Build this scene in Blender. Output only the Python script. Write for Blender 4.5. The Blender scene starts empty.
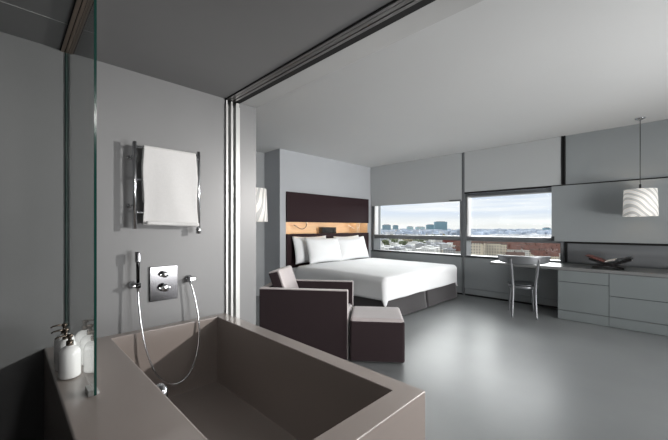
import bpy, bmesh, math, random
from mathutils import Vector, Matrix, noise
SC = bpy.context.scene
COL = SC.collection
PI = math.pi
random.seed(7)

# ------------------------------------------------------------------ camera
YAW = math.atan2(323, 326)
cam_d = bpy.data.cameras.new('camera')
cam = bpy.data.objects.new('camera', cam_d); COL.objects.link(cam)
cam.location = (0, 0, 1.28)
cam.rotation_euler = (PI/2, 0, YAW - PI/2)
cam_d.sensor_width = 36; cam_d.lens = 36*326/668
cam_d.shift_y = 7.5/668 * 1.0
cam_d.shift_y = 0.0112
cam_d.clip_start = .05; cam_d.clip_end = 20000
SC.camera = cam

# ------------------------------------------------------------------ view
vs = SC.view_settings
vs.view_transform = 'Standard'; vs.look = 'None'; vs.gamma = 1; vs.exposure = 0.0
vs.use_curve_mapping = False

# ------------------------------------------------------------------ world
W = bpy.data.worlds.new('sky'); SC.world = W; W.use_nodes = True
nt = W.node_tree; nt.nodes.clear()
def N(nt, t, **k):
    n = nt.nodes.new(t)
    for a, v in k.items(): setattr(n, a, v)
    return n
out = N(nt, 'ShaderNodeOutputWorld'); bg = N(nt, 'ShaderNodeBackground')
tc = N(nt, 'ShaderNodeTexCoord'); sep = N(nt, 'ShaderNodeSeparateXYZ')
nt.links.new(tc.outputs['Generated'], sep.inputs[0])
ramp = N(nt, 'ShaderNodeValToRGB'); nt.links.new(sep.outputs['Z'], ramp.inputs[0])
er = ramp.color_ramp.elements
er[0].position = 0.0; er[0].color = (.86, .86, .85, 1)
er[1].position = 1.0; er[1].color = (.60, .68, .82, 1)
for p, c in ((.012, (.88, .88, .88, 1)), (.045, (.70, .77, .89, 1)), (.10, (.64, .72, .86, 1)), (.3, (.85, .88, .95, 1))):
    e = er.new(p); e.color = c
mp = N(nt, 'ShaderNodeMapping'); mp.inputs['Scale'].default_value = (1.6, 1.6, 30)
nt.links.new(tc.outputs['Generated'], mp.inputs[0])
nz = N(nt, 'ShaderNodeTexNoise'); nz.inputs['Scale'].default_value = 1.6; nz.inputs['Detail'].default_value = 5
nt.links.new(mp.outputs[0], nz.inputs['Vector'])
r2 = N(nt, 'ShaderNodeValToRGB'); nt.links.new(nz.outputs['Fac'], r2.inputs[0])
r2.color_ramp.elements[0].position = .42; r2.color_ramp.elements[1].position = .66
mx = N(nt, 'ShaderNodeMixRGB'); mx.inputs[2].default_value = (.97, .97, .98, 1)
nt.links.new(r2.outputs[0], mx.inputs[0]); nt.links.new(ramp.outputs[0], mx.inputs[1])
nt.links.new(mx.outputs[0], bg.inputs[0]); bg.inputs[1].default_value = 1.15
nt.links.new(bg.outputs[0], out.inputs[0])

# ------------------------------------------------------------------ lights
def light(name, kind, loc, target, energy, color=(1, 1, 1), **k):
    d = bpy.data.lights.new(name, kind); d.energy = energy; d.color = color
    for a, v in k.items(): setattr(d, a, v)
    o = bpy.data.objects.new(name, d); COL.objects.link(o); o.location = loc
    o.rotation_euler = (Vector(target) - Vector(loc)).to_track_quat('-Z', 'Y').to_euler()
    return o
light('hazy_sun', 'SUN', (-20, 20, 20), (-20+8, 20-5, 20-5.5), 1.5, (1, .98, .95), angle=math.radians(8))
light('sky_fill_sun', 'SUN', (40, 6, 20), (40-10, 6-.6, 20-4.4), 8.5, (1, 1, 1), angle=math.radians(60))  # broad sun lamp added to lift daylight through the windows
# added fill lights at an unseen, made-up side window
light('side_fill', 'AREA', (3.2, -2.9, 1.45), (4.3, 3.2, 1.3), 38, (1, .99, .975), shape='RECTANGLE', size=2.3, size_y=2.2, spread=math.radians(75))
light('ceiling_fill', 'AREA', (3.2, -2.85, .55), (3.2, 3.2, 2.6), 82, (1, .99, .98), shape='RECTANGLE', size=2.3, size_y=.6, spread=math.radians(140))  # added fill aimed up at the room ceiling
light('key_spot', 'SPOT', (3.6, -.55, 1.85), (.1, 2.4, .85), 620, (1, .965, .93), spot_size=math.radians(62), spot_blend=.9, shadow_soft_size=.05)  # direction follows the bath wall shadows; the lamp body is added
light('bath_fill', 'AREA', (.7, -.35, 2.29), (.6, .9, 0), 12, (1, .97, .94), shape='DISK', size=.2)  # added fill for the tub ledge, source unseen

# ------------------------------------------------------------------ materials
def s2l(c): return tuple(((v/255)/12.92 if v/255 <= .04045 else ((v/255+.055)/1.055)**2.4) for v in c) + (1,)
def mat(name, rgb, rough=.5, metal=0, var=0.0, scale=4, bump=0.0, bscale=200, spec=.5, emit=None, estr=0, sheen=0, stretch=None, coat=0):
    m = bpy.data.materials.new(name); m.use_nodes = True; t = m.node_tree; b = t.nodes['Principled BSDF']
    c = s2l(rgb); b.inputs['Base Color'].default_value = c
    b.inputs['Roughness'].default_value = rough; b.inputs['Metallic'].default_value = metal
    b.inputs['Specular IOR Level'].default_value = spec
    if sheen: b.inputs['Sheen Weight'].default_value = sheen
    if coat: b.inputs['Coat Weight'].default_value = coat
    if emit: b.inputs['Emission Color'].default_value = s2l(emit); b.inputs['Emission Strength'].default_value = estr
    tcn = N(t, 'ShaderNodeTexCoord'); mpn = N(t, 'ShaderNodeMapping')
    t.links.new(tcn.outputs['Object'], mpn.inputs[0])
    if stretch: mpn.inputs['Scale'].default_value = stretch
    nn = N(t, 'ShaderNodeTexNoise'); nn.inputs['Scale'].default_value = scale; nn.inputs['Detail'].default_value = 6
    t.links.new(mpn.outputs[0], nn.inputs['Vector'])
    if var:
        rr = N(t, 'ShaderNodeMapRange'); rr.inputs[1].default_value = .3; rr.inputs[2].default_value = .7
        rr.inputs[3].default_value = 1-var; rr.inputs[4].default_value = 1+var
        t.links.new(nn.outputs['Fac'], rr.inputs[0])
        mm = N(t, 'ShaderNodeMixRGB', blend_type='MULTIPLY'); mm.inputs[0].default_value = 1; mm.inputs[1].default_value = c
        t.links.new(rr.outputs[0], mm.inputs[2]); t.links.new(mm.outputs[0], b.inputs['Base Color'])
    if bump:
        nb = N(t, 'ShaderNodeTexNoise'); nb.inputs['Scale'].default_value = bscale
        t.links.new(mpn.outputs[0], nb.inputs['Vector'])
        bp = N(t, 'ShaderNodeBump'); bp.inputs['Strength'].default_value = bump; bp.inputs['Distance'].default_value = .002
        t.links.new(nb.outputs['Fac'], bp.inputs['Height']); t.links.new(bp.outputs[0], b.inputs['Normal'])
    return m
def glass_mat(name, tint, base=.04):
    m = bpy.data.materials.new(name); m.use_nodes = True; t = m.node_tree; t.nodes.clear()
    o = N(t, 'ShaderNodeOutputMaterial'); tr = N(t, 'ShaderNodeBsdfTransparent'); gl = N(t, 'ShaderNodeBsdfGlossy')
    tr.inputs[0].default_value = tint; gl.inputs['Roughness'].default_value = .0
    lw = N(t, 'ShaderNodeLayerWeight'); lw.inputs[0].default_value = .5
    pw = N(t, 'ShaderNodeMath', operation='POWER'); pw.inputs[1].default_value = 4.2
    ma = N(t, 'ShaderNodeMath', operation='MULTIPLY_ADD'); ma.inputs[1].default_value = 1-base; ma.inputs[2].default_value = base
    t.links.new(lw.outputs['Facing'], pw.inputs[0]); t.links.new(pw.outputs[0], ma.inputs[0])
    mxs = N(t, 'ShaderNodeMixShader'); t.links.new(ma.outputs[0], mxs.inputs[0])
    t.links.new(tr.outputs[0], mxs.inputs[1]); t.links.new(gl.outputs[0], mxs.inputs[2]); t.links.new(mxs.outputs[0], o.inputs[0])
    return m
M = dict(
 wall=mat('grey_wall_paint', (160, 163, 165), .55, var=.03, scale=1.5, bump=.15, bscale=120),
 bathwall=mat('grey_bath_plaster', (112, 113, 114), .42, var=.06, scale=1.6, bump=.1, bscale=60),
 headwall=mat('light_grey_wall', (184, 187, 191), .5, var=.02, scale=2),
 ceiling=mat('white_ceiling', (206, 207, 207), .7, var=.015, scale=1),
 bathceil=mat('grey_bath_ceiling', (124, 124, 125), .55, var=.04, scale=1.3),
 floor=mat('polished_grey_floor', (134, 137, 138), .36, var=.08, scale=1.2, bump=.06, bscale=9, spec=.5),
 tub=mat('taupe_solid_surface', (134, 125, 120), .30, var=.02, scale=3, bump=.04, bscale=90, spec=1.0, coat=.25),
 gapm=mat('black_shadow_gap', (14, 14, 15), .8),
 frame=mat('grey_window_frame', (112, 115, 118), .4, metal=.2),
 blind=mat('grey_roller_blind', (178, 181, 182), .8, bump=.2, bscale=500),
 panel=mat('grey_panel', (142, 147, 149), .42, var=.02, scale=2),
 niche=mat('dark_back_panel', (112, 115, 118), .25, var=.12, scale=2, stretch=(1, .4, 5)),
 counter=mat('dark_grey_counter', (112, 113, 113), .28, var=.04, scale=3),
 cabinet=mat('grey_cabinet_lacquer', (116, 122, 123), .4, var=.02, scale=3),
 chrome=mat('chrome', (215, 217, 220), .2, metal=1),
 darkchrome=mat('brushed_dark_metal', (84, 84, 86), .16, metal=1),
 rail=mat('dark_track_metal', (128, 126, 125), .35, metal=.7),
 lightmetal=mat('pale_aluminium', (178, 179, 178), .35, metal=.3),
 bronze=mat('bronze_track', (140, 124, 112), .4, metal=.5),
 towel=mat('white_terry_towel', (196, 196, 196), .95, bump=.9, bscale=260, sheen=.3, var=.02, scale=60),
 linen=mat('white_bed_linen', (238, 239, 240), .85, bump=.1, bscale=300, sheen=.2),
 skirt=mat('charcoal_bed_skirt', (58, 55, 57), .85, bump=.2, bscale=400, sheen=.3),
 headboard=mat('dark_brown_leather', (50, 36, 39), .7, spec=.15, bump=.15, bscale=200),
 wood=mat('pale_oak_lining', (228, 204, 172), .5, var=.08, scale=3, stretch=(1, 6, 12)),
 sofa=mat('dark_aubergine_upholstery', (46, 35, 38), .85, spec=.2, bump=.15, bscale=400, sheen=.15),
 sofa_lit=mat('lit_upholstery', (184, 175, 175), .85, bump=.15, bscale=400, sheen=.4),  # fabric sheen and light on tops and fronts, painted as pale colour
 alu=mat('silver_painted_metal', (128, 130, 133), .34, metal=.6),
 aludark=mat('dark_grey_seat', (78, 80, 83), .35, metal=.3),
 ceramic=mat('white_glossy_ceramic', (238, 238, 238), .12, coat=.3),
 pump=mat('dark_nickel_pump', (105, 95, 86), .25, metal=.9),
 black=mat('black_plastic', (18, 17, 18), .3),
 darkglass=mat('display_glass', (40, 36, 32), .1),
 white=mat('white_cable', (240, 236, 228), .5),
 paper=mat('white_paper', (225, 222, 215), .7),
 page=mat('printed_page_browns', (104, 62, 56), .45, var=.7, scale=22),
 glassedge=mat('green_glass_edge', (14, 52, 46), .15),
 glass=glass_mat('clear_shower_glass', (.975, .99, .985, 1), .06),
 pane=glass_mat('window_glass', (.97, .985, .98, 1), .03),
 handle=mat('dark_grey_handle', (60, 62, 64), .4, metal=.5),
)
# lamp shade : white fabric with grey leaf strokes, glowing a little from the bulb inside
def shade_mat(name, seed, estr):
    m = bpy.data.materials.new(name); m.use_nodes = True; t = m.node_tree; b = t.nodes['Principled BSDF']
    tcn = N(t, 'ShaderNodeTexCoord'); mpn = N(t, 'ShaderNodeMapping'); t.links.new(tcn.outputs['Object'], mpn.inputs[0])
    mpn.inputs['Rotation'].default_value = (.7, .3, seed); mpn.inputs['Location'].default_value = (seed, .2, 0)
    wv = N(t, 'ShaderNodeTexWave'); wv.inputs['Scale'].default_value = 5.5; wv.inputs['Distortion'].default_value = 4.5
    wv.inputs['Detail'].default_value = 0; wv.inputs['Detail Scale'].default_value = .8
    t.links.new(mpn.outputs[0], wv.inputs['Vector'])
    rp = N(t, 'ShaderNodeValToRGB'); t.links.new(wv.outputs['Fac'], rp.inputs[0])
    rp.color_ramp.elements[0].position = .36; rp.color_ramp.elements[0].color = s2l((192, 192, 190))
    rp.color_ramp.elements[1].position = .46; rp.color_ramp.elements[1].color = s2l((236, 233, 228))
    t.links.new(rp.outputs[0], b.inputs['Base Color']); b.inputs['Roughness'].default_value = .8
    t.links.new(rp.outputs[0], b.inputs['Emission Color']); b.inputs['Emission Strength'].default_value = estr
    return m
M['shade'] = shade_mat('patterned_shade', 1.0, .28)
M['shade2'] = shade_mat('dotted_shade', 2.4, .25)

# ------------------------------------------------------------------ mesh helpers
class MB:
    def __init__(s): s.bm = bmesh.new()
    def box(s, x0, x1, y0, y1, z0, z1, mtx=None):
        vs_ = [s.bm.verts.new((x, y, z)) for x in (x0, x1) for y in (y0, y1) for z in (z0, z1)]
        for f in ((0, 1, 3, 2), (4, 6, 7, 5), (0, 4, 5, 1), (2, 3, 7, 6), (0, 2, 6, 4), (1, 5, 7, 3)):
            s.bm.faces.new([vs_[i] for i in f])
        if mtx is not None: bmesh.ops.transform(s.bm, matrix=mtx, verts=vs_)
        return s
    def prism(s, poly, axis, a, b):
        def P(p, t):
            return {'x': (t, p[0], p[1]), 'y': (p[0], t, p[1]), 'z': (p[0], p[1], t)}[axis]
        A = [s.bm.verts.new(P(p, a)) for p in poly]; B = [s.bm.verts.new(P(p, b)) for p in poly]
        n = len(poly)
        s.bm.faces.new(A); s.bm.faces.new(B[::-1])
        for i in range(n): s.bm.faces.new((A[i], B[i], B[(i+1) % n], A[(i+1) % n]))
        return s
    def lathe(s, prof, c=(0, 0, 0), n=32, sx=1, sy=1, mtx=None):
        rings = []; new = []
        for r, z in prof:
            if r <= 1e-6: v = s.bm.verts.new((c[0], c[1], c[2]+z)); rings.append([v]); new.append(v)
            else:
                rg = [s.bm.verts.new((c[0]+sx*r*math.cos(2*PI*i/n), c[1]+sy*r*math.sin(2*PI*i/n), c[2]+z)) for i in range(n)]
                rings.append(rg); new += rg
        for a, b in zip(rings, rings[1:]):
            for i in range(n):
                j = (i+1) % n
                if len(a) == 1 and len(b) == 1: continue
                if len(a) == 1: s.bm.faces.new((a[0], b[i], b[j]))
                elif len(b) == 1: s.bm.faces.new((a[i], a[j], b[0]))
                else: s.bm.faces.new((a[i], a[j], b[j], b[i]))
        if mtx is not None: bmesh.ops.transform(s.bm, matrix=mtx, verts=new)
        return s
    def tube(s, pts, r, n=12, closed=False):
        pts = [Vector(p) for p in pts]; rr = r if isinstance(r, (list, tuple)) else [r]*len(pts)
        rings = []; up = None
        for i, p in enumerate(pts):
            a = pts[max(i-1, 0)]; b = pts[min(i+1, len(pts)-1)]
            if closed: a = pts[i-1]; b = pts[(i+1) % len(pts)]
            d = (b-a).normalized()
            if up is None:
                up = Vector((0, 0, 1)) if abs(d.z) < .9 else Vector((1, 0, 0))
            e = (up - d*up.dot(d)).normalized(); up = e; g = d.cross(e)
            rings.append([s.bm.verts.new(p + (e*math.cos(2*PI*k/n) + g*math.sin(2*PI*k/n))*rr[i]) for k in range(n)])
        m = len(rings)
        for i in range(m if closed else m-1):
            A = rings[i]; B = rings[(i+1) % m]
            for k in range(n): s.bm.faces.new((A[k], A[(k+1) % n], B[(k+1) % n], B[k]))
        if not closed: s.bm.faces.new(rings[0][::-1]); s.bm.faces.new(rings[-1])
        return s
    def grid(s, fn, nu, nv):
        g = [[s.bm.verts.new(fn(i/nu, j/nv)) for j in range(nv+1)] for i in range(nu+1)]
        for i in range(nu):
            for j in range(nv): s.bm.faces.new((g[i][j], g[i+1][j], g[i+1][j+1], g[i][j+1]))
        return s
    def build(s, name, m, parent=None, bevel=0, smooth=False, solid=0, seg=2, sub=0):
        bmesh.ops.remove_doubles(s.bm, verts=s.bm.verts, dist=1e-6)
        bmesh.ops.recalc_face_normals(s.bm, faces=s.bm.faces)
        me = bpy.data.meshes.new(name); s.bm.to_mesh(me); s.bm.free()
        o = bpy.data.objects.new(name, me); COL.objects.link(o)
        ms = m if isinstance(m, (list, tuple)) else [m]
        for q in ms: me.materials.append(q)
        if smooth:
            for p in me.polygons: p.use_smooth = True
        if bevel:
            b = o.modifiers.new('bevel', 'BEVEL'); b.width = bevel; b.segments = seg; b.limit_method = 'ANGLE'
            for p in me.polygons: p.use_smooth = True
            wn = o.modifiers.new('wn', 'WEIGHTED_NORMAL'); wn.keep_sharp = True
        if solid: q = o.modifiers.new('solid', 'SOLIDIFY'); q.thickness = solid; q.offset = -1
        if sub: q = o.modifiers.new('sub', 'SUBSURF'); q.levels = q.render_levels = sub
        if parent: o.parent = parent
        return o
def B(*a, mtx=None): return MB().box(*a, mtx=mtx)
def thing(name, label, cat, loc=(0, 0, 0), rz=0, group=None):
    o = bpy.data.objects.new(name, None); COL.objects.link(o); o.empty_display_size = .1
    o.location = loc; o.rotation_euler = (0, 0, rz); return tag(o, label, cat, group)
def tag(o, label, cat, group=None):
    o['label'] = label; o['category'] = cat
    if group: o['group'] = group
    return o
def struct(o): o['kind'] = 'structure'; return o
def copy_tree(o, parent=None):
    c = o.copy(); COL.objects.link(c)
    if parent: c.parent = parent
    for ch in o.children: copy_tree(ch, c)
    return c

# ================================================================== SETTING
XW = 6.112; YB = 2.449; ZT = .60; ZB = 2.308; ZC = 2.70; YH = 4.82; YR = -3.0; XB = -.75
struct(B(XB, 6.5, YR-.2, 5.5, -.12, 0).build('floor', M['floor']))
struct(B(XB, .152, YR, YB, 0, .006).build('floor_bath_shade', mat('painted_floor_shade', (44, 43, 43), .5, var=.1, scale=3)))  # dark sheet painting the deep shade left of the tub
struct(B(1.52, 6.5, YR-.2, 5.5, ZC, ZC+.15).build('ceiling', M['ceiling']))
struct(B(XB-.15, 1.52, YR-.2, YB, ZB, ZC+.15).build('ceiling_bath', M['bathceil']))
struct(B(1.366, 1.52, YR, YB, ZB-.003, ZB).build('trim_soffit_lit', mat('soffit_lit_tone', (186, 187, 187), .6, var=.02)))  # lighter colour stands in for extra light on this strip
struct(B(XB-.15, .225, 2.115, 2.118, ZB-.002, ZB).build('trim_ceiling_seam', M['lightmetal']))
# left wall (towel rail wall) with the door pocket, pier
w = MB().box(XB-.15, 1.232, YB, 5.5, 0, ZC+.15).box(1.362, 1.52, YB, 5.5, 0, ZC+.15).box(1.232, 1.362, 3.4, 5.5, 0, ZC+.15).box(1.232, 1.362, YB, 3.4, ZB+.03, ZC+.15)
struct(w.build('wall_left', M['bathwall']))
struct(B(1.52, 3.48, 5.31, 5.5, 0, ZC).build('wall_alcove', M['wall']))
# head wall with a niche opening
hx0, hx1, nz0, nz1 = 3.611, 5.985, 1.160, 1.396
w = MB().box(3.48, hx0, YH, 5.5, 0, ZC).box(hx1, 6.5, YH, 5.5, 0, ZC).box(hx0, hx1, YH, 5.5, 0, nz0-.012).box(hx0, hx1, YH, 5.5, nz1+.012, ZC).box(hx0, hx1, 5.06, 5.5, nz0-.012, nz1+.012)
struct(w.build('wall_head', M['headwall']))
struct(B(XB-.15, XB, YR, YB, 0, ZB).build('wall_back', mat('unseen_wall_darkened', (46, 45, 45), .6)))  # unseen wall set close and darkened to cut bounced light
w = MB().box(XB-.15, 2.0, YR-.2, YR, 0, ZC).box(4.4, 6.5, YR-.2, YR, 0, ZC).box(2.0, 4.4, YR-.2, YR, 0, .25).box(2.0, 4.4, YR-.2, YR, 2.55, ZC)
struct(w.build('wall_right', M['wall']))
# window wall : dark core with openings, lined with flush panels
w = MB()
w.box(6.135, 6.42, YR, YH, 0, .705)
w.box(6.135, 6.42, YR, YH, 1.96, ZC)
w.box(6.135, 6.42, YR, 1.03, .705, 1.96)
w.box(6.135, 6.42, 2.585, 2.615, .705, 1.96)
w.box(6.135, 6.42, 4.775, YH, .705, 1.96)
struct(w.build('wall_window', M['frame']))
struct(B(6.128, 6.135, YR, YH, 0, .03).build('trim_gap', M['gapm']))
# wall panels below the sill
def panel(n, y0, y1, z0, z1, m='panel', x0=XW, x1=6.134):
    return struct(B(x0, x1, y0, y1, z0, z1).build(n, M[m], bevel=.002))
panel('trim_1', 2.617, YH, .142, .72); panel('trim_2', 2.625, YH, .035, .134)
panel('trim_3', YR, 2.583, .142, .72); panel('trim_4', YR, 2.575, .035, .134)
# dark posts between the bays
struct(B(6.098, 6.134, 2.583, 2.617, .0, ZC).build('trim_5', M['frame'], bevel=.002))
w = MB().box(6.09, 6.134, 1.040, 1.056, 1.95, ZC).box(6.09, 6.134, 1.008, 1.024, 1.95, ZC).box(6.115, 6.134, 1.02, 1.044, 1.95, ZC)
struct(w.build('trim_6', M['gapm']))
panel('trim_7', YR, 1.006, 1.945, ZC, 'panel')
struct(B(6.10, 6.134, YR, 2.58, 1.912, 1.944).build('trim_8', M['gapm']))
struct(B(6.095, 6.134, YR, 1.012, 1.036, 1.062).build('trim_9', M['gapm']))
struct(B(6.09, 6.134, .985, 1.012, .745, 1.04).build('trim_10', M['gapm']))
panel('trim_11', YR, .984, .745, 1.035, 'niche', 6.118)
# sill ledges, darkened against strong light from the sun lamp
struct(B(6.10, 6.40, 2.618, YH-.001, .7205, .736).build('trim_12', M['handle'], bevel=.003))
struct(B(6.10, 6.40, 1.03, 2.582, .7205, .736).build('trim_13', M['handle'], bevel=.003))

def window(n, y0, y1, z0, z1, ztr, xf0=6.10, xg=6.24):
    r = bpy.data.objects.new(n, None); COL.objects.link(r); struct(r)
    f = MB(); t = .04
    f.box(xf0, 6.30, y0, y0+t, z0, z1).box(xf0, 6.30, y1-t, y1, z0, z1).box(xf0, 6.30, y0+t, y1-t, z1-.06, z1)
    B(xf0+.01, 6.30, y0+t, y1-t, z0, z0+.02).build('bottom_rail', M['handle'], r)  # rail darker than the frame, offsetting strong sun lamp light
    f.box(xf0, 6.30, y0+t, y1-t, ztr-.018, ztr+.03).box(xf0+.03, 6.30, y0+t, y1-t, ztr-.055, ztr-.018)
    f.build('window_frame', M['frame'], r, bevel=.004)
    l = MB()
    l.box(6.12, 6.24, y1-t-.03, y1-t, ztr+.02, z1-.06).box(6.12, 6.24, y0+t, y0+t+.02, ztr+.02, z1-.06)
    l.build('window_reveal', M['ceramic'], r)
    B(xg, xg+.006, y0+t, y1-t, z0+.02, ztr-.05).build('pane', M['pane'], r)
    B(xg, xg+.006, y0+t, y1-t, ztr+.02, z1-.06).build('pane', M['pane'], r)
    return r
window('window_1', 2.618, 4.772, .737, 1.955, 1.085)
window('window_2', 1.032, 2.582, .737, 1.908, 1.085)
r = bpy.data.objects.new('window_added', None); COL.objects.link(r); struct(r)  # added unseen window framing the side fill lights
MB().box(2.0, 2.06, YR-.15, YR-.03, .25, 2.55).box(4.34, 4.4, YR-.15, YR-.03, .25, 2.55).box(3.17, 3.23, YR-.15, YR-.03, .25, 2.55).box(2, 4.4, YR-.15, YR-.03, .25, .31).box(2, 4.4, YR-.15, YR-.03, 2.49, 2.55).build('window_frame', M['frame'], r)

# ceiling tracks
w = MB()
for a, b, z in ((1.236, 1.244, .004), (1.262, 1.268, .004), (1.318, 1.366, .005)): w.box(a, b, YR, YB-.001, ZB-z, ZB)
struct(w.build('trim_track_slots', M['gapm']))
w = MB()
for a, b, z in ((1.244, 1.262, .008), (1.268, 1.292, .006), (1.298, 1.318, .008)): w.box(a, b, YR, YB-.001, ZB-z, ZB)
struct(w.build('trim_track_metal', M['rail']))
w = MB().box(.222, .227, YR, YB-.001, ZB-.006, ZB).box(.243, .247, YR, YB-.001, ZB-.006, ZB).box(.270, .275, YR, YB-.001, ZB-.006, ZB)
struct(w.build('trim_screen_slots', M['gapm']))
w = MB().box(.227, .243, YR, YB-.001, ZB-.010, ZB).box(.247, .270, YR, YB-.001, ZB-.010, ZB)
struct(w.build('trim_screen_track', M['bronze']))

# ================================================================== BATH
def bathtub():
    t = thing('bathtub', 'taupe solid surface bathtub with a wide ledge, built against the grey wall', 'bathtub')
    x0, x1, y0, y1 = .154, 1.233, .684, YB-.002
    ix0, ix1, iy0, iy1 = .461, 1.139, .786, 2.378
    bm = bmesh.new()
    def ring(a, b, c, d, z): return [bm.verts.new(p) for p in ((a, c, z), (b, c, z), (b, d, z), (a, d, z))]
    ob = ring(x0, x1, y0, y1, 0); ot = ring(x0, x1, y0, y1, ZT)
    it = ring(ix0, ix1, iy0, iy1, ZT); ib = ring(ix0+.02, ix1-.015, iy0+.03, iy1-.02, .12)
    for A, Bq in ((ob, ot), (ot, it), (it, ib)):
        for i in range(4): bm.faces.new((A[i], A[(i+1) % 4], Bq[(i+1) % 4], Bq[i]))
    bm.faces.new(ib); bm.faces.new(ob[::-1])
    m = MB(); m.bm.free(); m.bm = bm
    m.build('tub_body', M['tub'], t, bevel=.006, seg=3)
    k = MB(); R = Matrix.Translation((.478, 1.56, .545)) @ Matrix.Rotation(PI/2, 4, 'Y')
    k.lathe([(0, -.01), (.040, -.01), (.043, .012), (.034, .026), (0, .028)], mtx=R)
    k.build('overflow_knob', M['chrome'], t, smooth=True)
    d = MB().lathe([(0, 0), (.035, 0), (.035, .004), (0, .006)], c=(.8, 1.1, .121)); d.build('drain', M['chrome'], t, smooth=True)
    return t
bathtub()
# extra ledge behind the tub end, running on towards the camera
tag(B(.154, .455, -.6, .68, 0, ZT).build('bath_ledge', M['tub'], bevel=.005), 'taupe ledge running on beside the bathtub towards the viewer', 'ledge')

# fixed glass screen
t = thing('glass_screen', 'clear glass bath screen with a green edge standing on the tub ledge', 'glass screen', (.256, 1.605, ZT))
L = YB-1.605-.003
B(-.0025, .0025, .006, L, .004, ZB-ZT-.012).build('glass_pane', M['glass'], t)
B(-.0045, .0045, 0, .006, .004, ZB-ZT-.012).build('glass_edge', M['glassedge'], t)
MB().box(-.008, -.0045, L-.006, L, .004, ZB-ZT-.012).box(.0045, .008, L-.006, L, .004, ZB-ZT-.012).build('wall_channel', M['glassedge'], t)
MB().box(-.022, -.0046, .012, .085, .0, .022).box(.0046, .016, .012, .085, .0, .012).build('clamp', M['lightmetal'], t, bevel=.002)

# soap bottles
def bottle(y, lab, dx=0):
    t = thing('pump_bottle', lab, 'soap bottle', (.208+dx, y, ZT+.001), 0, 'white pump bottles on the tub ledge')
    b = MB().lathe([(0, 0), (.038, 0), (.044, .005), (.046, .012), (.046, .118), (.043, .135), (.034, .148), (.020, .156), (.014, .158), (.014, .166), (0, .166)], n=40)
    b.build('bottle_body', M['ceramic'], t, smooth=True)
    MB().lathe([(0, .160), (.0155, .160), (.0155, .182), (.008, .184), (.008, .200), (.0135, .2), (.0135, .214), (0, .216)], n=24).build('pump_collar', M['pump'], t, smooth=True)
    MB().tube([(0, 0, .209), (-.030, -.004, .211), (-.052, -.007, .209), (-.060, -.008, .203)], [.0055, .0048, .004, .0036], 10).build('spout', M['pump'], t, smooth=True)
    t.scale = (.9, .9, .9)
    return t
bottle(1.90, 'white ceramic pump bottle on the tub ledge, nearest of the three')
bottle(2.02, 'white pump bottle on the tub ledge, half hidden behind the nearest one', -.002)
bottle(2.13, 'white pump bottle on the tub ledge, the one closest to the wall', .004)

# heated towel rail
t = thing('towel_rail', 'chrome ladder towel rail mounted on the grey bathroom wall', 'towel rail', (0, 0, 0))
for x in (.583, .992):
    MB().lathe([(0, 1.272), (.0125, 1.272), (.0125, 1.83), (0, 1.83)], c=(x, 2.372, 0), n=20).build('upright', M['chrome'], t, smooth=True, bevel=0)
for z in (1.80, 1.59, 1.375):
    MB().tube([(.583, 2.372, z), (.992, 2.372, z)], .007, 12).build('rung', M['chrome'], t, smooth=True)
for x in (.570, 1.002):
    for z in (1.735, 1.42): 
        MB().tube([(x, 2.372, z), (x, YB-.006, z)], .006, 12).lathe([(0, 0), (.014, 0), (.014, .005), (0, .005)], mtx=Matrix.Translation((x, YB-.006, z)) @ Matrix.Rotation(-PI/2, 4, 'X')).build('wall_bracket', M['chrome'], t, smooth=True)
MB().lathe([(0, 0), (.017, 0), (.017, .035), (.011, .045), (.011, .06), (0, .06)], c=(.992, 2.372, 1.235)).build('thermostat_cap', M['chrome'], t, smooth=True)
# towel
def towel():
    xl, xr = .627, .972; rr = .016; zr = 1.80; fl, bl = .505, .36
    prof = []
    n1 = 26
    for i in range(n1+1): prof.append((2.372-rr-.002, zr-fl+fl*i/n1))
    for i in range(1, 9): a = PI - PI*i/9; prof.append((2.372+math.cos(a)*rr, zr+math.sin(a)*rr))
    for i in range(13): prof.append((2.372+rr, zr-bl*i/12))
    n = len(prof)-1
    def fn(u, v):
        i = min(int(round(v*n)), n); y, z = prof[i]
        x = xl+(xr-xl)*u
        low = max(0, (zr-z)/fl) if i <= n1 else 0
        x += .012*low*(1-2*u)*-1*.4 + .006*low + .004*math.sin(z*17+2)*(1-2*u)
        y -= low*(.010 + .010*noise.noise(Vector((u*3.2, z*2.3, 1))) + .007*math.sin(u*7+z*3)) if i <= n1 else 0
        z -= .010*low*u + (.004*noise.noise(Vector((u*4, 3, 1))) if i <= n1 else 0)
        return (x, y, z)
    m = MB().grid(fn, 28, n)
    o = m.build('towel', M['towel'], None, smooth=True, solid=.007, sub=1)
    tag(o, 'white terry towel hanging over the chrome towel rail', 'towel')
    h = MB().grid(lambda u, v: (xl+.012+(xr-xl-.004)*u, 2.372-rr-.024-.002*math.sin(u*9), zr-fl+.004+.022*v-.010*u), 20, 2)
    h.build('towel_hem', M['towel'], o, smooth=True, solid=.002)
towel()

# thermostatic mixer
t = thing('shower_mixer', 'square chrome thermostatic shower mixer plate with two knobs on wall', 'shower mixer', (.779, YB, .893))
B(-.090, .090, -.014, -.001, -.118, .118).build('plate', M['darkchrome'], t, bevel=.002)
RX = Matrix.Rotation(PI/2, 4, 'X')
for z, r in ((.063, .021), (-.028, .027)):
    k = MB().lathe([(0, .014), (r*.8, .014), (r*.8, .02), (r, .026), (r, .050), (r*.9, .055), (0, .056)], mtx=Matrix.Translation((-.005, 0, z)) @ RX)
    kk = k.build('knob', M['chrome'], t, smooth=True)
    MB().box(-.005-r*1.35, -.005+r*1.35, -.045, -.035, z-.005, z+.005).build('knob_lever', M['chrome'], kk, bevel=.002)

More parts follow.
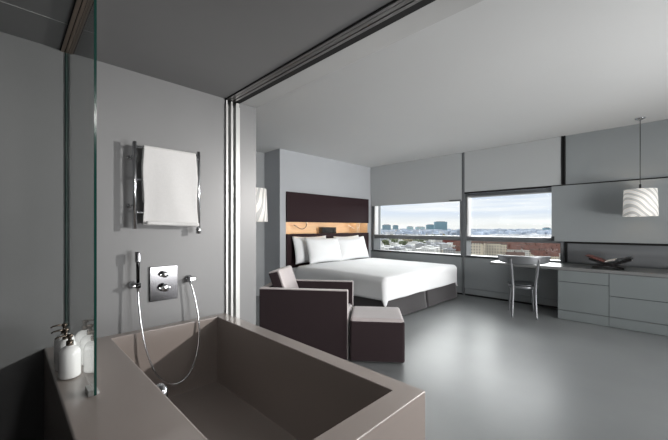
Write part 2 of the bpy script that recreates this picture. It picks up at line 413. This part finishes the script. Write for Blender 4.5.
# hand shower with hose
t = thing('hand_shower', 'slim chrome hand shower standing in its wall holder, hose looping into tub', 'hand shower', (0, 0, 0))
MB().lathe([(0, .925), (.0095, .925), (.0105, 1.05), (.0105, 1.055), (0, 1.055)], c=(.602, 2.372, 0), n=20).build('handle', M['darkchrome'], t, smooth=True)
MB().lathe([(0, .866), (.0075, .866), (.0085, .905), (.0085, .926), (0, .926)], c=(.602, 2.372, 0), n=20).build('hose_nut', M['chrome'], t, smooth=True)
MB().box(.588, .616, 2.358, 2.386, 1.055, 1.123).build('spray_head', M['darkchrome'], t, bevel=.004)
hp = [(.602, 2.372, .868), (.606, 2.366, .78), (.617, 2.352, .64), (.640, 2.325, .48), (.690, 2.30, .33), (.765, 2.285, .25), (.83, 2.285, .236), (.90, 2.30, .275), (.955, 2.325, .36), (.985, 2.345, .50), (.985, 2.365, .65), (.962, 2.380, .80), (.944, 2.39, .875)]
def smooth_path(P, k=8):
    P = [Vector(p) for p in P]; out = []
    for i in range(len(P)-1):
        p0 = P[max(i-1, 0)]; p1 = P[i]; p2 = P[i+1]; p3 = P[min(i+2, len(P)-1)]
        for j in range(k):
            s = j/k
            out.append(.5*((2*p1)+(-p0+p2)*s+(2*p0-5*p1+4*p2-p3)*s*s+(-p0+3*p1-3*p2+p3)*s**3))
    out.append(P[-1]); return out
MB().tube(smooth_path(hp), .0062, 10).build('hose', M['chrome'], t, smooth=True)
t = thing('shower_holder', 'small round chrome wall holder gripping the hand shower', 'shower holder', (.602, YB, .905))
MB().lathe([(0, 0), (.024, 0), (.024, .010), (.012, .014), (.012, .055), (0, .055)], mtx=Matrix.Translation((-.012, 0, 0)) @ RX).build('wall_mount', M['chrome'], t, smooth=True)
MB().lathe([(.0095, -.014), (.0165, -.014), (.0165, .016), (.0095, .016), (.0095, -.014)], c=(0, -.077, 0), n=24).build('clip_ring', M['darkchrome'], t, smooth=True)
MB().box(-.034, -.014, -.088, -.066, -.008, .008).build('clip_knob', M['chrome'], t, bevel=.003)
t = thing('hose_outlet', 'chrome elbow wall outlet where the shower hose starts', 'hose outlet', (.952, YB, .905))
MB().lathe([(0, 0), (.026, 0), (.026, .012), (.014, .016), (.014, .052), (0, .052)], mtx=RX).build('flange', M['chrome'], t, smooth=True)
MB().box(-.022, .026, -.072, -.045, -.012, .016).build('elbow_body', M['chrome'], t, bevel=.005)
MB().lathe([(0, -.03), (.009, -.03), (.009, -.008), (0, -.008)], c=(-.008, -.059, 0), n=16).build('hose_nut', M['chrome'], t, smooth=True)

# sliding partition leaves parked in the wall pocket
for i, (a, b, lab) in enumerate(((1.237, 1.256, 'pale framed sliding partition leaf parked in the wall pocket, closest to the tub'),
                     (1.279, 1.299, 'pale framed sliding partition leaf parked in the wall pocket, middle of three'),
                     (1.322, 1.358, 'pale framed sliding partition leaf parked in the wall pocket, next to the pier'))):
    t = thing('sliding_door', lab, 'sliding door', (0, 0, 0), 0, 'partition leaves in the pocket')
    B(a, b, YB-.016, YB+.03, .02, ZB-.045).build('edge_frame', M['lightmetal'], t, bevel=.002)
    B(a+.003, b-.003, YB+.03, YB+.85, .02, ZB-.045).build('door_panel', M['panel'], t)
    B(a+.004, b-.004, YB-.012, YB+.02, ZB-.045, ZB-.012).build('roller_hanger', M['lightmetal'], t)

# ================================================================== BEDROOM
# headboard
t = thing('headboard', 'dark brown upholstered headboard in two panels above and below a lit oak niche', 'headboard')
B(hx0, hx1, YH-.035, YH, nz1-.014, 1.937).build('upper_panel', M['headboard'], t, bevel=.005)
B(hx0, hx1, YH-.035, YH, .02, nz0).build('lower_panel', M['headboard'], t, bevel=.005)
n = MB().box(hx0, hx1, YH+.001, 5.045, nz0-.010, nz0).box(hx0, hx1, YH+.001, 5.045, nz1, nz1+.010)
n.box(hx0, hx0+.01, YH, 5.045, nz0, nz1).box(hx1-.01, hx1, YH, 5.045, nz0, nz1).box(hx0, hx1, 5.045, 5.055, nz0-.01, nz1+.01)
M['led'] = mat('warm_led', (255, 215, 170), emit=(255, 224, 188), estr=11)
nl = struct(n.build('trim_niche_lining', M['wood']))
B(5.60, 5.625, YH+.0, 5.044, nz0+.001, nz1-.001).build('niche_divider', M['wood'], nl)
B(hx0+.05, 5.59, YH+.006, YH+.024, nz1-.007, nz1-.002).build('led_strip', M['led'], nl)
B(5.63, hx1-.03, YH+.006, YH+.024, nz1-.007, nz1-.002).build('led_strip', M['led'], nl)
# alarm dock in niche
t = thing('clock_radio', 'black clock radio standing in the lit headboard niche', 'clock radio', (4.74, 4.88, nz0+.001))
B(-.20, .20, -.055, .06, .0, .125).build('body', M['black'], t, bevel=.008)
B(-.12, .12, -.062, -.055, .03, .085).build('display', M['darkglass'], t, bevel=.002)
B(-.20, .20, -.058, -.054, .010, .020).build('speaker_slot', M['darkglass'], t)
# gooseneck lamps
def reading(x, lab, m, s):
    t = thing('reading_lamp', lab, 'reading lamp', (x, 5.0, nz1-.035), 0)
    MB().lathe([(0, 0), (.022, 0), (.022, .03), (0, .03)], n=20).build('mount', M['white'], t, smooth=True)
    P = [(0, 0, 0), (-.03*s, -.03, -.04), (-.12*s, -.07, -.085), (-.22*s, -.09, -.11), (-.32*s, -.1, -.10), (-.42*s, -.1, -.06)]
    MB().tube(smooth_path(P), .008, 8).build('gooseneck', m, t, smooth=True)
    MB().tube([(-.42*s, -.1, -.06), (-.50*s, -.1, -.035)], .011, 12).build('lamp_head', m, t, smooth=True)
reading(4.26, 'thin bronze gooseneck reading lamp at left end of headboard niche', M['bronze'], .8)
reading(5.90, 'thin white gooseneck reading lamp at right end of headboard niche', M['white'], 1.0)

# bed
BX0, BX1, BY0, BY1 = 3.60, 5.78, 2.60, 4.76
t = thing('bed', 'wide bed with charcoal pleated skirt below white bedding, head against headboard', 'bed', ((BX0+BX1)/2, (BY0+BY1)/2, 0))
hw = (BX1-BX0)/2; hl = (BY1-BY0)/2
B(-hw+.04, hw-.04, -hl+.04, hl, .06, .30).build('box_base', M['skirt'], t, bevel=.01)
B(-hw+.02, hw-.02, -hl+.02, hl, .30, .545).build('mattress', M['linen'], t, bevel=.05, seg=4)
def skirt_panel(ax, ay, bx, by, nx, ny):
    # one pleated drop of the skirt, flaring outward at the hem
    ln = math.hypot(bx-ax, by-ay)
    def fn(u, v):
        fl = .028*(1-v)**1.3 + .005*math.sin(u*ln*9)*(1-v)
        e = .010*(1-v)*(2*u-1)
        return (ax+(bx-ax)*(u+e)+nx*fl, ay+(by-ay)*(u+e)+ny*fl, .018+.30*v)
    return MB().grid(fn, 20, 6)
skirt_panel(-hw+.01, -hl, -.02, -hl, 0, -1).build('skirt_panel', M['skirt'], t, smooth=True, solid=.008)
skirt_panel(.02, -hl, hw-.01, -hl, 0, -1).build('skirt_panel', M['skirt'], t, smooth=True, solid=.008)
skirt_panel(-hw, hl, -hw, -.02, -1, 0).build('skirt_panel', M['skirt'], t, smooth=True, solid=.008)
skirt_panel(-hw, -.02, -hw, -hl+.01, -1, 0).build('skirt_panel', M['skirt'], t, smooth=True, solid=.008)
skirt_panel(hw, hl, hw, -hl+.01, 1, 0).build('skirt_panel', M['skirt'], t, smooth=True, solid=.008)
# duvet
def duvet():
    cx, cy = (BX0+BX1)/2, (BY0+BY1)/2; top = .607; drop = .315
    a0, a1 = -hw-drop, hw+drop*.9; b0, b1 = -hl-drop, hl-.30
    r = .075
    def fn(u, v):
        a = a0+(a1-a0)*u; b = b0+(b1-b0)*v
        ca = max(-hw+r*.6, min(hw-r*.6, a)); cb = max(-hl+r*.6, b)
        ex, ey = a-ca, b-cb; d = math.hypot(ex, ey)
        if d < 1e-6:
            # gentle crown and puff
            e = min(hw-abs(a), b+hl)
            z = top + .012*min(1, e/.4) + .008*noise.noise(Vector((a*1.7, b*1.7, .3))) + .003*noise.noise(Vector((a*5, b*5, 2)))
            return (cx+ca, cy+cb, z)
        q = r*PI/2
        if d < q: an = d/r; ho = r*math.sin(an); z = top-r*(1-math.cos(an))
        else:
            dd = d-q
            lim = 1.0
            ho = r + .010*math.sin((a+b)*6)*min(1, dd/.15) + .02*dd
            z = top-r-dd
        z = max(z, .292 - (.06 if (abs(ex) > .05 and abs(ey) > .05) else 0) + .012*noise.noise(Vector((a*2.5, b*2.5, 5))))
        return (cx+ca+ex/d*ho, cy+cb+ey/d*ho, z + .005*noise.noise(Vector((a*4, b*4, 7))))
    o = MB().grid(fn, 90, 90).build('duvet', M['linen'], None, smooth=True, solid=.02)
    tag(o, 'smooth white duvet covering the bed and hanging over its foot', 'duvet')
duvet()
# pillows
def pillow(x, y, z, w, h, th, tilt, rz, ry, lab):
    def fn(sgn):
        def f(u, v):
            a, b = 2*u-1, 2*v-1
            e = (1-a**4)*(1-b**4)
            px = a*w/2*(1-.07*(1-abs(a))*0 - .06*b*b*(1-abs(a)**8)*abs(a)); 
            px = a*w/2*(1-.05*(1-b*b)); pz = b*h/2*(1-.09*(1-a*a))
            t = th/2*(max(e, 0)**.55)*(1+.08*noise.noise(Vector((a*2, b*2, x*3+sgn))))
            return (px, sgn*t, pz)
        return f
    m = MB().grid(fn(1), 30, 20); m.grid(fn(-1), 30, 20)
    bmesh.ops.remove_doubles(m.bm, verts=m.bm.verts, dist=1e-4)
    o = m.build('pillow', M['linen'], None, smooth=True)
    o.location = (x, y, z); o.rotation_euler = (math.radians(tilt), math.radians(ry), math.radians(rz))
    return tag(o, lab, 'pillow', 'white pillows against the headboard')
pillow(4.12, 4.685, .866, .86, .52, .15, -12, 0, 0, 'white pillow at left of bed, behind the front left pillow')
pillow(4.28, 4.475, .853, .92, .50, .17, -18, 1, 1, 'white pillow in front of the others on left half of bed')
pillow(5.16, 4.685, .862, .80, .50, .15, -12, 0, -1, 'white pillow at right of bed, behind the front right pillow')
pillow(5.02, 4.455, .850, .92, .48, .17, -18, -1, -2, 'white pillow in front on right half of bed, nearer the window')

# armchair : faces along the camera's right
FW = math.atan2(-.807, .591)
Fv = (math.cos(YAW), math.sin(YAW)); Rv = (math.sin(YAW), -math.cos(YAW))
def cw(lat, dep): return (Fv[0]*dep+Rv[0]*lat, Fv[1]*dep+Rv[1]*lat)
nf = cw(.124, 3.10)      # near front corner of the chair
t = thing('armchair', 'boxy dark aubergine armchair, light painted on its seat and back cushion, behind the tub', 'armchair', (nf[0], nf[1], 0), FW)
# local: +x forward, +y towards far side (left of forward)
Wd, Dp, Hh, at = .60, .875, .672, .062
def pan(n, a): return B(*a).build(n, M['sofa'], t, bevel=.006)
pan('side_panel', (-Dp, 0, 0, at, .02, Hh)); pan('side_panel', (-Dp, 0, Wd-at, Wd, .02, Hh))
pan('back_panel', (-Dp, -Dp+.07, at, Wd-at, .02, Hh)); pan('seat_base', (-Dp+.07, -.02, at, Wd-at, .02, .30))
def cap(a): return B(*a).build('lit_edge', M['sofa_lit'], t, bevel=.004)  # lit edges of arms and back, painted in the pale colour
cap((-Dp-.001, .004, .002, at-.002, Hh-.004, Hh+.008)); cap((-Dp-.001, .004, Wd-at+.002, Wd-.002, Hh-.004, Hh+.008)); cap((-Dp-.001, -Dp+.068, at, Wd-at, Hh-.004, Hh+.008))
cap((-.001, .006, .002, at-.002, .024, Hh)); cap((-.001, .006, Wd-at+.002, Wd-.002, .024, Hh))
B(-Dp+.16, .0, at+.004, Wd-at-.004, .30, .435).build('seat_cushion', M['sofa_lit'], t, bevel=.025, seg=4)
# leaning back cushion, dark shell with the lit face painted pale
q = [(-Dp+.225, .40), (-Dp+.30, .41), (-Dp+.16, .835), (-Dp+.065, .815)]
MB().prism([(p[0], p[1]) for p in q], 'y', at+.01, Wd-at-.01).build('back_cushion', M['sofa'], t, bevel=.012, seg=3)
q = [(-Dp+.300, .425), (-Dp+.325, .425), (-Dp+.180, .842), (-Dp+.165, .848), (-Dp+.070, .828), (-Dp+.070, .815), (-Dp+.16, .833)]
MB().prism(q, 'y', at+.012, Wd-at-.012).build('back_cushion_face', M['sofa_lit'], t, bevel=.006, seg=2)
# ottoman
of = cw(.146, 3.072)
oa = math.atan2(*(lambda d: (d[1], d[0]))((Rv[0]*.9945-Fv[0]*.105, Rv[1]*.9945-Fv[1]*.105)))
t = thing('ottoman', 'cube footstool with dark sides and light-painted top in front of the armchair', 'ottoman', (of[0], of[1], 0), oa)
B(.0, .515, .0, .50, .015, .405).build('body', M['sofa'], t, bevel=.025, seg=4)
B(.006, .509, .006, .494, .37, .428).build('top_pad', M['sofa_lit'], t, bevel=.028, seg=4)  # light on the footstool top painted as pale colour

# lamp shade profile
def shade(z0, h, rt, rb, m, parent, sx=1):
    k = MB().lathe([(rb, z0), (rt, z0+h), (rt-.004, z0+h), (rb-.004, z0), (rb, z0)], n=48, sx=sx)
    return k.build('lamp_shade', m, parent, smooth=True)
# floor lamp beside the bed
t = thing('floor_lamp', 'floor lamp with white shade half hidden behind the pier, left of the bed', 'floor lamp', (1.935, 3.22, 0))
MB().lathe([(0, 0), (.13, 0), (.13, .012), (.012, .02), (0, .02)], n=32).build('base', M['darkchrome'], t, smooth=True)
MB().lathe([(0, .02), (.009, .02), (.009, 1.62), (0, 1.62)], n=12).build('pole', M['darkchrome'], t, smooth=True)
shade(1.345, .365, .168, .182, M['shade2'], t)
MB().box(-.166, .166, -.003, .003, 1.615, 1.621).build('shade_spider', M['darkchrome'], t)
M['bulb'] = mat('bulb_glow', (255, 240, 215), emit=(255, 226, 190), estr=22)
MB().lathe([(0, 1.46), (.02, 1.465), (.032, 1.50), (.02, 1.54), (.012, 1.56), (0, 1.56)], c=(.035, 0, 0), n=20).build('bulb', M['bulb'], t, smooth=True)
# pendant over the desk
t = thing('pendant_lamp', 'white patterned drum pendant lamp hanging over the desk counter', 'pendant lamp', (5.80, .155, ZC))
MB().lathe([(0, 0), (.055, 0), (.052, -.012), (.012, -.03), (0, -.03)], n=32).build('canopy', M['chrome'], t, smooth=True)
MB().lathe([(0, -.9), (.0045, -.9), (.0045, -.02), (0, -.02)], n=10).build('cord', M['handle'], t, smooth=True)
MB().lathe([(0, -.99), (.011, -.99), (.011, -.86), (0, -.86)], n=16).build('stem', M['darkchrome'], t, smooth=True)
shade(-1.275, .35, .162, .172, M['shade'], t)
MB().box(-.16, .16, -.003, .003, -.935, -.93).box(-.003, .003, -.16, .16, -.935, -.93).build('shade_spider', M['darkchrome'], t)
MB().lathe([(0, -1.12), (.02, -1.115), (.035, -1.07), (.02, -1.02), (.012, -.99), (0, -.99)], n=20).build('bulb', M['bulb'], t, smooth=True)

# roller blinds and sliding shutter
t = thing('roller_blind', 'grey roller blind covering top of the left window, lowest hem', 'blind', (6.095, 0, 0), 0, 'grey roller blinds')
B(.0, .008, 2.632, YH-.012, 1.795, ZC-.003).build('blind_fabric', M['blind'], t)
B(-.004, .012, 2.632, YH-.012, 1.780, 1.797).build('hem_bar', M['blind'], t, bevel=.003)
B(-.022, -.0045, 2.64, 2.87, 1.790, 1.808).build('pull_bar', M['handle'], t, bevel=.003)
t = thing('roller_blind', 'grey roller blind above the right window, rolled shorter', 'blind', (6.099, 0, 0), 0, 'grey roller blinds')
B(.0, .008, 1.062, 2.578, 1.955, ZC-.003).build('blind_fabric', M['blind'], t)
B(-.004, .012, 1.062, 2.578, 1.946, 1.957).build('hem_bar', M['blind'], t, bevel=.003)
t = thing('sliding_shutter', 'large grey sliding shutter panel overlapping right end of the right window', 'shutter', (6.058, 0, 0))
B(.0, .028, YR+.5, 1.18, 1.066, 1.925).build('panel', M['panel'], t, bevel=.002)
B(-.018, .0, 1.14, 1.18, 1.07, 1.14).build('pull_handle', M['handle'], t, bevel=.003)

# desk counter and cabinets
XC = 5.46
tag(B(XC-.012, 6.09, -2.4, 1.897, .690, .731).build('desk_counter', M['counter'], bevel=.003), 'long dark grey counter under the windows, running as desk over cabinets', 'counter')
def drawer(par, y0, y1, z0, z1):
    d = B(-.004, .014, y0+.003, y1-.003, z0+.003, z1-.003).build('drawer', M['cabinet'], par, bevel=.0015)
    B(-.003, .006, y0+.02, y1-.02, z1-.0035, z1-.0025).build('finger_groove', M['gapm'], d)
def cabinet(y0, y1, splits, lab):
    t = thing('desk_cabinet', lab, 'cabinet', (XC, 0, 0), 0, 'cabinets under the counter')
    B(.018, .60, y0+.001, y1-.001, .01, .688).build('carcass', M['gapm'], t)
    B(.000, .018, y0+.002, y1-.002, .006, .130).build('plinth', M['cabinet'], t, bevel=.0015)
    for a, b in splits: drawer(t, y0, y1, a, b)
    return t
cabinet(.438, .99, ((.529, .688), (.134, .529)), 'grey cabinet with shallow drawer over deep drawer at desk end of counter')
cabinet(-.55, .438, ((.400, .688), (.134, .400)), 'grey cabinet with two equal wide drawers at right edge under counter')
cabinet(-1.55, -.55, ((.400, .688), (.134, .400)), 'grey cabinet under the counter farthest to the right, outside the view')

# open book on a crossed stand
t = thing('book_stand', 'black X-shaped book stand on the counter', 'book stand', (5.76, .45, .732))
def slab(m, y0, z0, y1, z1, x0, x1, th, bow=0):
    n = 8; up = []; dn = []
    for i in range(n+1):
        s = i/n; y = y0+(y1-y0)*s; z = z0+(z1-z0)*s + bow*math.sin(s*PI)
        up.append((y, z+th)); dn.append((y, z))
    m.prism(up+dn[::-1], 'x', x0, x1); return m
slab(MB(), .17, .002, -.225, .122, -.20, .12, .034, -.015).build('cradle_wing', M['black'], t, bevel=.001)
slab(MB(), -.15, .002, .21, .112, -.18, .12, .028, -.012).build('cradle_wing', M['black'], t, bevel=.001)
b = thing('open_book', 'open book with brownish red pages lying on black stand', 'book', (5.76, .45, .732))
slab(MB(), .045, .082, .25, .156, -.15, .15, .010, .006).build('left_page_block', M['page'], b)
slab(MB(), .045, .086, -.06, .118, -.15, .15, .008, .004).build('right_page_block', M['paper'], b)
slab(MB(), .045, .080, -.20, .158, -.152, .152, .004, .0).build('cover', M['black'], b)

# desk chair
t = thing('desk_chair', 'silver metal bistro chair with curved back rail facing the desk', 'chair', (5.36, 1.405, 0), math.radians(20))
def spth(P): return smooth_path(P, 6)
for s in (-1, 1):
    P = spth([(-.235, s*.150, 0), (-.205, s*.142, .22), (-.195, s*.140, .45), (-.225, s*.155, .65), (-.268, s*.170, .84)])
    MB().tube(P, [.0135+.005*min(1, i/12) for i in range(len(P))], 12).build('leg', M['alu'], t, smooth=True)
    P = spth([(.215, s*.165, 0), (.195, s*.150, .22), (.165, s*.135, .435)])
    MB().tube(P, [.012+.005*min(1, i/8) for i in range(len(P))], 12).build('leg', M['alu'], t, smooth=True)
MB().lathe([(0, .440), (.17, .440), (.195, .447), (.205, .458), (.197, .468), (.16, .462), (0, .458)], n=40).build('seat', M['aludark'], t, smooth=True)
MB().lathe([(.172, .405), (.190, .405), (.194, .440), (.172, .440), (.172, .405)], n=40).build('seat_ring', M['alu'], t, smooth=True)
def railfn(u, v):
    a = (u-.5)*math.radians(140); R = .315
    z = .762 + (.118)*v*(1-.25*abs(2*u-1)**2) + .022*abs(2*u-1)**2
    rr = R+.03*v
    return (-.02-rr*math.cos(a)*.88, rr*math.sin(a)*1.04, z)
MB().grid(railfn, 36, 6).build('back_rail', M['alu'], t, smooth=True, solid=.018)

# unseen lamp bodies added for the bath fill and the key spot
t = thing('added_downlight', 'added round fill downlight in the bathroom ceiling above the viewer, outside the view', 'ceiling light', (.7, -.35, ZB))
MB().lathe([(.105, -.006), (.135, -.006), (.135, 0), (.105, 0), (.105, -.006)]).build('trim_ring', M['lightmetal'], t, smooth=True)
t = thing('added_spot_lamp', 'added floor standing spot lamp behind the viewer, outside the view', 'spot lamp', (3.66, -.61, 0))
MB().lathe([(0, 0), (.14, 0), (.14, .015), (0, .02)]).build('base', M['darkchrome'], t, smooth=True)
MB().lathe([(0, .02), (.012, .02), (.012, 1.84), (0, 1.84)], n=12).build('pole', M['darkchrome'], t, smooth=True)
MB().tube([(0, 0, 1.86), (.09, -.09, 1.90)], .05, 24).build('head', M['darkchrome'], t, smooth=True)

# ================================================================== CITY
GZ = -36.0
struct(B(60, 9000, -5000, 9000, GZ-1, GZ).build('ground', mat('pale_city_ground', (128, 126, 122), .9, var=.35, scale=.02)))
def wallmat(name, rgb, win, sc=1.0):
    m = bpy.data.materials.new(name); m.use_nodes = True; t = m.node_tree; b = t.nodes['Principled BSDF']
    tcn = N(t, 'ShaderNodeTexCoord'); sp = N(t, 'ShaderNodeSeparateXYZ'); t.links.new(tcn.outputs['Object'], sp.inputs[0])
    ad = N(t, 'ShaderNodeMath', operation='ADD'); t.links.new(sp.outputs['X'], ad.inputs[0]); t.links.new(sp.outputs['Y'], ad.inputs[1])
    cb = N(t, 'ShaderNodeCombineXYZ'); t.links.new(ad.outputs[0], cb.inputs[0]); t.links.new(sp.outputs['Z'], cb.inputs[1])
    br = N(t, 'ShaderNodeTexBrick'); br.offset = 0; br.inputs['Scale'].default_value = 1/sc
    br.inputs['Brick Width'].default_value = 2.6; br.inputs['Row Height'].default_value = 3.1; br.inputs['Mortar Size'].default_value = .8
    br.inputs['Color1'].default_value = s2l(win); br.inputs['Color2'].default_value = s2l(win); br.inputs['Mortar'].default_value = s2l(rgb)
    t.links.new(cb.outputs[0], br.inputs['Vector']); t.links.new(br.outputs['Color'], b.inputs['Base Color']); b.inputs['Roughness'].default_value = .8
    return m
FAC = [wallmat('facade_cream', (196, 186, 168), (110, 110, 112)), wallmat('facade_white', (205, 203, 198), (120, 125, 130)), wallmat('facade_grey', (150, 150, 150), (85, 90, 96))]
GLS = [wallmat('teal_glass_facade', (110, 140, 152), (138, 166, 176), 2), wallmat('pale_teal_facade', (158, 182, 188), (182, 200, 204), 2)]
REDR = mat('red_tile_roof', (92, 58, 48), .9, var=.4, scale=.35); REDR2 = mat('brown_tile_roof', (88, 68, 60), .9, var=.3, scale=.3)
GRYR = mat('grey_flat_roof', (140, 142, 146), .9, var=.3, scale=.2); WHR = mat('white_flat_roof', (186, 186, 184), .9, var=.25, scale=.2)
BRICK = wallmat('red_brick_facade', (118, 60, 52), (86, 62, 60)); PALEG = mat('pale_green_copper', (160, 196, 184), .8)
LEAF = [mat('autumn_leaves', (120, 112, 84), .9, var=.4, scale=.6), mat('green_leaves', (84, 92, 66), .9, var=.4, scale=.6)]
rnd = random.Random(11)
def house_mesh(w, d, h, rh, wm, rm, flat=False):
    b = B(-w/2, w/2, -d/2, d/2, 0, h).build('town_house', wm)
    if flat:
        r = MB().box(-w/2-.3, w/2+.3, -d/2-.3, d/2+.3, h, h+.5).box(-w*.2, w*.1, -d*.2, d*.2, h+.5, h+2.6)
    else:
        r = MB().prism([(-w/2-.5, h), (w/2+.5, h), (0, h+rh)], 'y', -d/2-.4, d/2+.4)
        r.box(-w*.3, -w*.2, -1, .4, h+rh*.3, h+rh+1.4)
    r.build('roof', rm, b); return b
def put(o, x, y, rz, s=1, z=None):
    o.location = (x, y, GZ if z is None else z); o.rotation_euler = (0, 0, rz); o.scale = (s, s, s)
def wedge(u, dep):
    lat = (u-334)/326*dep; return cw(lat, dep)
protoR = [house_mesh(15, 26, 11, 6, FAC[0], REDR), house_mesh(18, 34, 13, 6.5, FAC[1], REDR), house_mesh(14, 22, 12, 5, FAC[0], REDR2)]
protoW = [house_mesh(20, 26, 12, 0, FAC[1], WHR, True), house_mesh(26, 18, 15, 0, FAC[2], GRYR, True), house_mesh(16, 30, 10, 0, FAC[0], WHR, True)]
usedp = set()
def place(protos, k, lab, cat, grp, x, y, rz, s, name=None):
    p = protos[k]
    if id(p) in usedp: o = copy_tree(p)
    else: o = p; usedp.add(id(p))
    if name: o.name = name
    tag(o, lab, cat, grp); put(o, x, y, rz, s); return o
TOW = ((440.5, 2300, 12, 221.8, 'tallest pale teal glass tower block on the left window skyline'), (430.2, 2400, 7.5, 224.8, 'teal glass block just left of the tallest skyline tower'),
       (386.5, 2200, 8, 224.9, 'dark teal office block at left end of the window skyline'), (395.5, 2500, 5, 225.4, 'second teal office block from left on the skyline'),
       (410, 2700, 6, 226.6, 'low teal office block near the middle of the left skyline'), (420, 2900, 9, 226.9, 'low pale slab on the left skyline between teal blocks'),
       (546.5, 1900, 5, 227.9, 'small teal block far off at right end of the right window'))
LM = [(wedge(452, 640), 48), (wedge(437, 610), 22)] + [(wedge(u, d), 25) for u, d in ((474, 350), (483, 385), (492, 358), (501, 395))] + [(wedge(t_[0], t_[1]), t_[1]*t_[2]/652+38) for t_ in TOW]
def clear(x, y, r=0): return all(math.hypot(x-p[0], y-p[1]) > q+r for p, q in LM)
def cells(rz, cw_, cd_, u0, u1, d0, d1):
    e1 = (math.cos(rz), math.sin(rz)); e2 = (-math.sin(rz), math.cos(rz)); out_ = []
    for i in range(-130, 130):
        for j in range(-130, 130):
            x = e1[0]*i*cw_+e2[0]*j*cd_; y = e1[1]*i*cw_+e2[1]*j*cd_
            dp = x*Fv[0]+y*Fv[1]
            if not d0 < dp < d1: continue
            u = 334+326*(x*Rv[0]+y*Rv[1])/dp
            if u0 < u < u1 and clear(x, y): out_.append((dp, x, y))
    return sorted(out_)
for dp, x, y in cells(.35, 15.6, 28.5, 457, 577, 318, 610):
    if rnd.random() < .13: place(protoW, rnd.choice((0, 2)), 'pale flat-roofed block among red roofs beyond the right window', 'building', 'pale blocks beyond the right window', x, y, .35, rnd.uniform(.5, .7), 'apartment_block')
    else: place(protoR, rnd.randrange(3), 'red tile roofed town house seen through the lower right window', 'house', 'red roofed houses beyond the right window', x, y, .35+PI*rnd.randrange(2), rnd.uniform(.68, .82))
treep = []
for i in range(2):
    m = MB(); 
    for k in range(9):
        c = Vector((rnd.uniform(-3.5, 3.5), rnd.uniform(-3.5, 3.5), rnd.uniform(6, 12))); r_ = rnd.uniform(2.2, 3.6)
        bmesh.ops.create_icosphere(m.bm, subdivisions=2, radius=r_, matrix=Matrix.Translation(c))
    for v in m.bm.verts: v.co += Vector((noise.noise(v.co*.9), noise.noise(v.co*.9+Vector((9, 0, 0))), noise.noise(v.co*.9+Vector((0, 9, 0)))))*.9
    tr = MB().lathe([(0, 0), (.5, 0), (.35, 7), (0, 7)], n=8).build('tree', mat('bark%d' % i, (80, 70, 60), .9))
    m.build('crown', LEAF[i], tr); treep.append(tr)
nw = 0; ntr = 0
for dp, x, y in cells(.3, 26, 29, 362, 456, 395, 1150):
    q = rnd.random()
    if dp > 520 and q < .34 and ntr < 60:
        place(treep, rnd.randrange(2), 'hazy autumn tree between pale buildings beyond the left window', 'tree', 'trees beyond the left window', x, y, q*9, rnd.uniform(.9, 1.25)); ntr += 1
    elif q > .1 and nw < 170:
        place(protoW, rnd.randrange(3), 'pale flat-roofed city block seen through the lower left window', 'building', 'pale blocks beyond the left window', x, y, .3, rnd.uniform(.72, .9), 'apartment_block'); nw += 1
# landmark buildings
for k, (u, dp, w_, h_) in enumerate(((474, 350, 13, 21), (483, 385, 9, 18), (492, 358, 15, 20), (501, 395, 10, 17))):
    x, y = wedge(u, dp); b = B(-7, 7, -w_/2, w_/2, 0, h_).build('facade_block', FAC[0]); put(b, x, y, YAW-.3)
    MB().prism([(-7.4, h_), (7.4, h_), (2, h_+4), (-2, h_+4)], 'y', -w_/2-.3, w_/2+.3).build('roof', REDR2, b)
    tag(b, ('cream fronted old building at the far left of the lower right window', 'narrow cream building, second from left in the lower right window', 'widest cream building with many windows in the lower right window', 'cream building at right end of the pale row beyond the right window')[k], 'building')
x, y = wedge(452, 640)
b = B(-9, 9, -38, 22, 0, 17).build('brick_building', BRICK); put(b, x, y, YAW+.12)
B(-9.5, 9.5, -38.5, 22.5, 17, 18).build('roof', REDR2, b)
tag(b, 'long red brick building seen at right end of the lower left window', 'building')
x, y = wedge(437, 610)
b = B(-8, 8, -7, 7, 0, 15).build('gabled_building', FAC[1]); put(b, x, y, YAW+.12)
MB().prism([(-7.6, 15), (7.6, 15), (0, 20)], 'x', -8.5, 8.5).build('roof', PALEG, b)
tag(b, 'small white gabled building with pale green roof beside brick building', 'building')
for i, (u, dp, wpx_, top, lab) in enumerate(TOW):
    x, y = wedge(u, dp); w_ = wpx_/326*dp; ztop = 1.28+(227.5-top)/326*dp
    b = B(-14, 14, -w_/2, w_/2, 0, ztop-GZ).build('office_tower', GLS[1] if i in (4, 5) else GLS[0]); put(b, x, y, YAW)
    B(-8, 8, -w_/3, w_/3, ztop-GZ, ztop-GZ+3).build('roof_plant', FAC[2], b); tag(b, lab, 'building')
# far suburbs : uncountable carpet of roofs, distance haze put into their pale colours
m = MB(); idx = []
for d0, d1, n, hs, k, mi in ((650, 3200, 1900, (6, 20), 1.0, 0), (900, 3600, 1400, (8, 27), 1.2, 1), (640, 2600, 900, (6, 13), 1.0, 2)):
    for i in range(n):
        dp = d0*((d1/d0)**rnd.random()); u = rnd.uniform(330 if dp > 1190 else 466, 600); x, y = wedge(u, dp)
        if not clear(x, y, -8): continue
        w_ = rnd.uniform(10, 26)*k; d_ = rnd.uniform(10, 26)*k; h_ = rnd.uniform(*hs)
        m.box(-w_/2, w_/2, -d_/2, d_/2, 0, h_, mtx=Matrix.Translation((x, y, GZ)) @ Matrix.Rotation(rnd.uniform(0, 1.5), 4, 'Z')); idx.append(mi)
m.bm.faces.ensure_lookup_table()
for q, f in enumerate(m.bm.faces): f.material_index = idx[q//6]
o = m.build('distant_suburbs', [mat('hazed_city_roofs', (196, 197, 199), .9, var=.2, scale=.02), mat('hazed_blue_city', (168, 178, 192), .9, var=.3, scale=.012), mat('dull_brown_city', (150, 136, 128), .9, var=.3, scale=.02)])
o['kind'] = 'stuff'; tag(o, 'far roofs of the suburbs, painted pale for haze, spreading up to the horizon', 'buildings')
